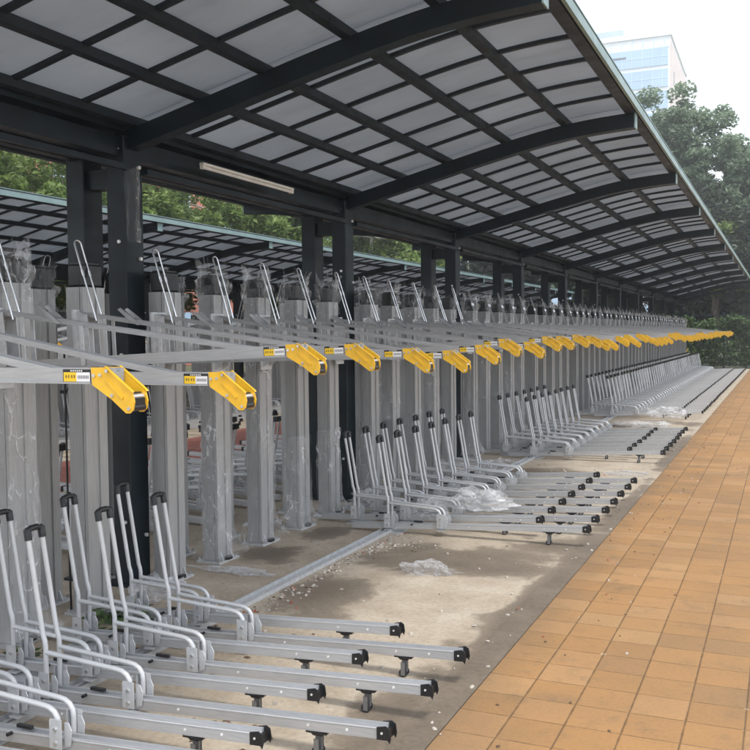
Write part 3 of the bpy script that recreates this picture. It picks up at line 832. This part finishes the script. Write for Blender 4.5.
crumple('plastic_film', (-1.55, 10.4, .002), (.22, .16, .012), 41, 'flat white scrap of film on the concrete by the kerb before the third bay')

# clear sleeve left hanging on the nearest post, and a loose cable
mb = MB(); film_fn(44, 2.18, 2.66, .0)(mb); mb.mats = ['tuft']; o = mb.build('plastic_film'); o.location = (-3.715, Y0 - .02, .05); o.scale = (.22, .55, .96); tag(o, 'clear film sleeve hanging high on the nearest dark post', 'plastic film', 'loose plastic film')
mb = MB(); mb.tube([(-3.70, 4.085, 0.012), (-3.70, 4.08, .4), (-3.695, 4.075, 1.0), (-3.70, 4.08, 1.5)], .006, 'black', 6); o = mb.build('cable'); tag(o, 'thin black cable running down beside a near rack column', 'cable')
# ------------------------------------------------------------------ debris
def debris(name, pts, mats, smin, smax, seed, kind='stuff'):
    mb = MB(); rr = random.Random(seed)
    for (x, y, z) in pts:
        s = rr.uniform(smin, smax); m = rr.choice(mats)
        ax = Matrix.Rotation(rr.uniform(0, 6.28), 3, 'Z')
        v = []
        for i in range(5):
            a = i * 1.2566 + rr.uniform(-.3, .3); v.append(Vector((math.cos(a) * s * rr.uniform(.7, 1.2), math.sin(a) * s * .7 * rr.uniform(.7, 1.2), 0)))
        h = s * rr.uniform(.3, .8) if m != 'deadleaf' else .004
        v2 = [p * rr.uniform(.5, .8) + Vector((0, 0, h)) for p in v]
        P = Vector((x, y, z))
        mb.add([ax @ p + P for p in v] + [ax @ p + P for p in v2], [tuple(range(5, 10))] + [(i, (i + 1) % 5, 5 + (i + 1) % 5, 5 + i) for i in range(5)], m)
    o = mb.build(name); o['kind'] = kind; return o
rr = random.Random(11)
pts = [(-2.86 + .075 + abs(rr.gauss(0, .07)), rr.uniform(4.3, 6.7), 0.001) for _ in range(230)] + [(rr.gauss(-2.6, .12), rr.gauss(6.3, .12), .002) for _ in range(50)] + [(rr.uniform(-3.4, -1.3), rr.uniform(2, 6.6), .001) for _ in range(110)] + \
      [(rr.uniform(-3.3, -1.4), rr.uniform(9.6, 11.2), .001) for _ in range(70)] + [(rr.uniform(-3.3, -1.4), rr.uniform(14.5, 17), .001) for _ in range(60)] + [(rr.gauss(-1.32, .08), rr.uniform(2, 36), .005) for _ in range(170)]
o = debris('gravel_bits', pts, ['stone'] * 14 + ['redbit', 'deadleaf', 'deadleaf'], .004, .016, 4)
pts = [(KERB + abs(rr.gauss(0, .35)) + .01, rr.uniform(2.6, 22), .001) for _ in range(150)] 
o = debris('litter_bits', pts, ['deadleaf', 'deadleaf', 'redbit', 'stone'], .005, .013, 5)
pts = [(rr.uniform(-3.4, -2.2), rr.uniform(2.2, 4.3), .001) for _ in range(70)] + [(rr.gauss(-2.05, .12), rr.gauss(3.05, .06), .003) for _ in range(25)] 
o = debris('dead_leaves', pts, ['deadleaf'], .010, .03, 6)

# ------------------------------------------------------------------ foliage helpers
def leaf_cloud(mb, mat, centres, n, size, rr, flat=.5, droop=.3):
    """n leaf blades spread round each (centre, radius) clump; each blade is a folded quad"""
    for (c, r) in centres:
        for _ in range(n):
            d = Vector((rr.gauss(0, 1), rr.gauss(0, 1), rr.gauss(0, 1))).normalized() * (r * rr.random() ** .4)
            d.z *= .8
            p = Vector(c) + d
            s = size * rr.uniform(.6, 1.25)
            ax = Vector((rr.gauss(0, 1), rr.gauss(0, 1), rr.gauss(-droop, .6))).normalized()
            nrm = Vector((rr.gauss(0, .7), rr.gauss(0, .7), 1)).normalized()
            sd = ax.cross(nrm)
            if sd.length < .01: continue
            sd.normalize()
            up = sd.cross(ax) * .12 * s
            mb.add([p - ax * s, p + sd * s * .52 + up, p + ax * s, p - sd * s * .52 + up], [(0, 1, 2), (0, 2, 3)], mat)
def crown_centres(rr, cen, rad, n, hollow=.55, rs=(.16, .30)):
    out = []
    for _ in range(n):
        d = Vector((rr.gauss(0, 1), rr.gauss(0, 1), rr.gauss(0, 1))).normalized() * (hollow + (1 - hollow) * rr.random())
        m = min(rad)
        out.append(((cen[0] + d.x * rad[0], cen[1] + d.y * rad[1], cen[2] + d.z * rad[2]), m * rr.uniform(*rs)))
    return out
def make_tree(h, trunk_r, crown, leaf, bark, nclump, nleaf, size, seed, hollow=.5, rs=(.16, .32), fork=True):
    """crown: list of (centre, radii) lobes"""
    rr = random.Random(seed)
    t = empty('tree', (0, 0, 0))
    cm = []
    for cen, rad in crown: cm += crown_centres(rr, cen, rad, nclump, hollow, rs)
    mb = MB()
    top = max(c[0][2] for c in crown)
    path = [(0, 0, -.1)]; x = y = 0
    for i in range(1, 7):
        x += rr.uniform(-.12, .12); y += rr.uniform(-.12, .12); path.append((x, y, top * i / 6))
    mb.tube(path, trunk_r, bark, 9, radii=[trunk_r * (1.15 - .16 * i) for i in range(7)])
    tk_ = mb.build('trunk', t)
    mb = MB()
    for (c, r) in rr.sample(cm, min(len(cm), 16)):
        st = Vector(path[rr.randint(2, 5)]); en = Vector(c); mid = st.lerp(en, .55) + Vector((0, 0, (en - st).length * .10))
        mb.tube([st, st.lerp(mid, .5) + Vector((rr.uniform(-.1, .1), rr.uniform(-.1, .1), 0)), mid, en], trunk_r * .3, bark, 6, radii=[trunk_r * .42, trunk_r * .32, trunk_r * .22, trunk_r * .06])
    mb.build('limbs', t)
    mb = MB(); leaf_cloud(mb, leaf, cm, nleaf, size, rr); mb.build('crown', t)
    return t

# tall grey-green tree beside the roof edge, right
tA = make_tree(14, .24, [((0, 0, 10.3), (2.6, 2.6, 3.1)), ((-3.0, .5, 9.4), (2.0, 2.2, 2.4)), ((1.9, -.4, 8.6), (2.0, 2.2, 2.4)), ((.2, .3, 5.8), (3.4, 2.6, 2.4))], 'leaf_grey', 'bark', 60, 230, .125, 21, .3, (.16, .32))
tA.location = (-4.6, 47, 0); tag(tA, 'tall grey-green leafy tree rising beside the office building', 'tree', 'trees beyond the hedge')
tB = make_tree(10, .2, [((0, 0, 6.8), (2.8, 2.6, 2.6)), ((2.2, .4, 5.0), (2.4, 2.2, 2.2)), ((-1.6, .2, 4.6), (2.4, 2.2, 2.0))], 'leaf_grey', 'bark', 56, 220, .125, 33, .3, (.16, .32))
tB.location = (-.6, 46, 0); tag(tB, 'rounded grey-green tree at the right edge behind the roof corner', 'tree', 'trees beyond the hedge')
tC = make_tree(8, .14, [((0, 0, 5.2), (1.8, 1.6, 1.8)), ((.8, .4, 3.6), (1.8, 1.5, 1.4))], 'leaf_bright', 'bark', 36, 100, .14, 41, .3)
tC.location = (-2.9, 44.0, 0); tag(tC, 'lighter yellow-green small tree in front of the tall grey-green tree', 'tree', 'trees beyond the hedge')
darkT = make_tree(9, .17, [((0, 0, 6.0), (2.6, 2.4, 2.4)), ((1.4, 0, 4.2), (2.2, 2, 1.6)), ((-1.5, .3, 4.4), (2.0, 2, 1.6)), ((.2, .2, 2.2), (3.0, 1.8, 1.5))], 'leaf_dark', 'bark', 38, 110, .17, 52, .3)
DT = [(-4.5, 46.5, 'dark tree straight behind the far shelter posts'), (-8.2, 47.5, 'dark tree behind the hedge left of the far shelter end'), (-1.6, 45.0, 'dark tree over the hedge right of the far shelter posts'), (-12.4, 46.0, 'dark tree behind the end of the second shelter'), (.9, 51, 'dark tree behind the lighter small tree'), (-17, 47, 'dark tree at the far left end of the hedge')]
for i, (x, y, lb) in enumerate(DT):
    o = darkT if i == 0 else copy_tree(darkT); o.location = (x, y, 0); o.rotation_euler = (0, 0, i * 1.1); tag(o, lb, 'tree', 'dark trees behind the hedge')
# bright trees beyond the second shelter
br1 = make_tree(9, .13, [((0, 0, 6.0), (2.6, 2.6, 2.8)), ((1.2, 1, 4.0), (2.2, 2.2, 1.9)), ((-1.3, -.8, 4.0), (2.0, 2.2, 1.7))], 'leaf_bright', 'bark_pale', 40, 210, .105, 61, .3)
br2 = make_tree(9, .15, [((0, 0, 5.6), (2.9, 2.6, 2.6)), ((-1.0, 1.2, 3.9), (2.2, 2.4, 1.9)), ((1.6, -.6, 3.7), (1.9, 2.0, 1.6))], 'leaf_bright', 'bark_pale', 40, 210, .105, 71, .3)
BT = [(-15.5, 9.5, 0), (-17.3, 14.0, 1), (-15.6, 17.6, 0), (-17.8, 22.0, 0), (-15.8, 26.5, 1), (-17.6, 31.0, 0), (-15.6, 35.5, 0), (-18.2, 40.0, 1), (-19.5, 18.0, 1), (-20.5, 27, 0)]
POSW = ['farthest left in view', 'second from the left', 'third from the left', 'fourth from the left', 'fifth from the left', 'sixth from the left', 'seventh from the left', 'eighth from the left', 'set back behind the second and third', 'set back behind the fourth and fifth']
u = {}
for i, (x, y, kd) in enumerate(BT):
    p = (br1, br2)[kd]; o = p if kd not in u else copy_tree(p); u[kd] = 1
    o.location = (x, y, 0); o.rotation_euler = (0, 0, i * .9); s = 1 + .12 * math.sin(i * 2.3); o.scale = (s, s, s)
    tag(o, ('bright' if kd == 0 else 'duller') + ' green pale-trunked tree over the second shelter, ' + POSW[i], 'tree', 'trees beyond the second shelter')

# hedge at the far end: ivy over a wire fence
def hedge_fn(mb):
    rr = random.Random(81)
    cs = []
    for i in range(1500):
        x = -15.5 + 20 * ((i * .61803) % 1); top = 2.0 + .28 * mnoise.noise(Vector((x * .8, 0, 0))) + .1 * mnoise.noise(Vector((x * 3, 1, 0)))
        z = rr.uniform(.15, top); cs.append(((x, rr.uniform(-.18, .18), z), rr.uniform(.18, .30)))
    leaf_cloud(mb, 'leaf_ivy', cs, 40, .075, rr)
hd = part('hedge', None, hedge_fn); hd.location = (0, 41.2, 0); tag(hd, 'ivy hedge closing the far end of the shelters', 'hedge')
fe = empty('wire_fence', (0, 41.5, 0))
for i in range(10):
    x = -15.5 + i * 2.2
    part('fence_post', fe, lambda mb: mb.box((x, 0, 1.15), (.07, .07, 2.3), 'steel'))
for z in (.2, 1.2, 2.2): part('fence_rail', fe, lambda mb: mb.box((-5.5, 0.056, z), (20.4, .03, .04), 'steel'))
tag(fe, 'dark steel post fence carrying the ivy hedge', 'fence')
def wood_fn(mb):
    rr = random.Random(91); cs = []
    for i in range(900):
        x = rr.uniform(-70, 45); top = 7 + 2.2 * mnoise.noise(Vector((x * .09, 0, 0))) + 1.0 * mnoise.noise(Vector((x * .3, 4, 0)))
        cs.append(((x, rr.uniform(-3, 3), rr.uniform(.4, top)), rr.uniform(.8, 1.5)))
    leaf_cloud(mb, 'leaf_dark', cs, 40, .30, rr)
wd = part('treeline', None, wood_fn); wd.location = (0, 74, 0); wd['kind'] = 'stuff'
# low weeds
def weed(loc, seed, label, n=70, r=.16):
    rr = random.Random(seed); mb = MB()
    leaf_cloud(mb, 'leaf_ivy', [((0, 0, .05), r), ((.4 * r, .3 * r, .04), r * .7), ((-.4 * r, .4 * r, .04), r * .7)], n // 3, .036, rr)
    for i, (x, y, z) in enumerate(mb.v): mb.v[i] = (x, y, max(.003, abs(z) * .55))
    o = mb.build('weed_clump'); o.location = loc; return tag(o, label, 'plant', 'weeds')
weed((-3.30, 4.02, 0), 3, 'little heap of green leaves under the hoops of the nearest bay', 190, .20)
weed((-3.36, 3.35, 0), 4, 'small scatter of green leaves by the nearest columns', 40, .12)
# yellow strap by the hedge
mb = MB(); mb.tube([(0, 0, 0.01), (.10, .02, .12), (.22, .05, .42), (.30, .07, .72), (.36, .08, .80)], .022, 'yellow', 6); mb.tube([(-.08, 0, .012), (.0, 0, .03), (.12, .03, .22)], .02, 'yellow', 6)
o = mb.build('yellow_strap'); o.location = (-4.0, 40.5, 0); tag(o, 'yellow strap leaning on the hedge beyond the far bay', 'strap')

# ------------------------------------------------------------------ buildings
def make_building():
    b = empty('office_building', (0, 0, 0))
    # local frame: corner at origin, glass front along -x, side wall along +y
    W, D, H = 34, 27, 49.0
    part('tower_body', b, lambda mb: mb.box((-W / 2, D / 2, H / 2), (W, D, H), 'bwhite'))
    part('side_wall', b, lambda mb: mb.box((.10, D / 2, H / 2 - .5), (.18, D - .2, H - 1.2), 'bpink'))
    part('roof_parapet', b, lambda mb: mb.box((-W / 2, D / 2, H + .4), (W + .5, D + .5, .8), 'bwhite'))
    part('roof_block', b, lambda mb: mb.box((-13.5, 10, H + 1.6), (11, 12, 3.0), 'bgrey'))
    z = H - 4.55; q = 0
    while z > 3:
        w_ = part('window_band', b, lambda mb: mb.box((-W / 2 - .1, -.08, z + 1.35), (W - .5, .14, 2.85), 'bglass'))
        part('mullion_grid', w_, lambda mb: [mb.box((-1.2 - i * 1.6, -.17, z + 1.35), (.06, .05, 2.8), 'mull') for i in range(20)] + [mb.box((-W / 2 - .1, -.17, z + 1.35), (W - .6, .045, .07), 'mull')])
        if q < 3: part('open_window', w_, lambda mb: mb.box((-8.2 - q * .4, -.20, z + 1.7 - .5 * (q % 2)), (2.6, .05, .28), 'slot'))
        z -= 3.45; q += 1
    part('parapet_grille', b, lambda mb: [mb.box((-.8 - i * 1.7, -.06, H - .7), (.16, .10, 1.7), 'mull') for i in range(19)] + [mb.box((-W / 2, -.05, H - 1.7), (W - .3, .09, .12), 'mull')])
    part('side_window', b, lambda mb: mb.box((.20, 4, H - 6), (.05, 1.0, 2.2), 'slot'))
    return b
bd = make_building(); bd.location = (-17.1, 158, 0); bd.rotation_euler = (0, 0, R(.3))
tag(bd, 'pale glass office tower with beige side wall above the trees', 'office building')
def red_building():
    b = empty('red_building', (0, 0, 0))
    part('wall', b, lambda mb: mb.box((0, 0, 5), (10, 60, 10), 'brick'))
    for i in range(14):
        for j in range(3):
            w_ = part('window', b, lambda mb: mb.box((5.04, -27 + i * 4.2, 2 + j * 3.1), (.10, 1.6, 1.6), 'bglass'))
    part('roof_edge', b, lambda mb: mb.box((0, 0, 10.1), (10.6, 60.6, .3), 'bwhite'))
    return b
rb = red_building(); rb.location = (-34, 30, 0); tag(rb, 'red brick building glimpsed between the trees beyond the second shelter', 'building')

# ------------------------------------------------------------------ air
mb = MB(); mb.box((0, 280, 39.5), (860, 700, 82), 'haze'); 
m_ = bpy.data.materials.new('haze_air'); m_.use_nodes = True; hn = m_.node_tree
hn.nodes.remove(hn.nodes['Principled BSDF']); pv = hn.nodes.new('ShaderNodeVolumePrincipled')
pv.inputs['Color'].default_value = (.93, .95, .97, 1); pv.inputs['Density'].default_value = .0022; pv.inputs['Anisotropy'].default_value = .2
hn.links.new(pv.outputs[0], hn.nodes['Material Output'].inputs['Volume']); M['haze'] = m_
hz = mb.build('haze'); hz['kind'] = 'stuff'

# ------------------------------------------------------------------ camera
cam = bpy.data.cameras.new('camera'); co = bpy.data.objects.new('camera', cam); COL.objects.link(co)
cam.sensor_width = 36; cam.sensor_fit = 'HORIZONTAL'; cam.lens = 36 * 930 / 750; cam.clip_start = .05; cam.clip_end = 4000
r_, u_, w_ = Vector((0.91549612, 0.40219582, -0.01026521)), Vector((-0.00837663, 0.04456394, 0.99897141)), Vector((-0.40223958, 0.91446847, -0.04416716))
mw = Matrix(((r_.x, u_.x, -w_.x, 0), (r_.y, u_.y, -w_.y, 0), (r_.z, u_.z, -w_.z, 1.5643), (0, 0, 0, 1)))
co.matrix_world = mw
scene.camera = co

# ------------------------------------------------------------------ light
SUN_EL, SUN_AZ = 62, 128          # azimuth clockwise from +Y
world = bpy.data.worlds.new('World'); scene.world = world; world.use_nodes = True
nt = world.node_tree; bg = nt.nodes['Background']
sky = nt.nodes.new('ShaderNodeTexSky'); sky.sky_type = 'NISHITA'; sky.sun_disc = False
sky.sun_elevation = R(SUN_EL); sky.sun_rotation = R(SUN_AZ); sky.dust_density = 1.5; sky.air_density = 1.0; sky.ozone_density = 1.0
# bright overcast veil over the clear sky
mx = nt.nodes.new('ShaderNodeMix'); mx.data_type = 'RGBA'; mx.inputs[0].default_value = .72
mx.inputs[7].default_value = (6.6, 6.75, 7.0, 1)
nt.links.new(sky.outputs[0], mx.inputs[6]); nt.links.new(mx.outputs[2], bg.inputs['Color'])
bg.inputs['Strength'].default_value = .15
sun = bpy.data.lights.new('sun', 'SUN'); so = bpy.data.objects.new('sun', sun); COL.objects.link(so)
sun.energy = 1.5; sun.angle = R(12); sun.color = (1, .96, .90)
az, el = R(SUN_AZ), R(SUN_EL)
d = Vector((math.sin(az) * math.cos(el), math.cos(az) * math.cos(el), math.sin(el)))
so.rotation_euler = d.to_track_quat('Z', 'Y').to_euler(); so.location = (10, -5, 20)

scene.view_settings.view_transform = 'Standard'; scene.view_settings.look = 'None'
scene.view_settings.gamma = 1; scene.view_settings.use_curve_mapping = False
scene.view_settings.exposure = 1.12
scene.cycles.max_bounces = 8; scene.cycles.transparent_max_bounces = 24
scene.cycles.use_denoising = True
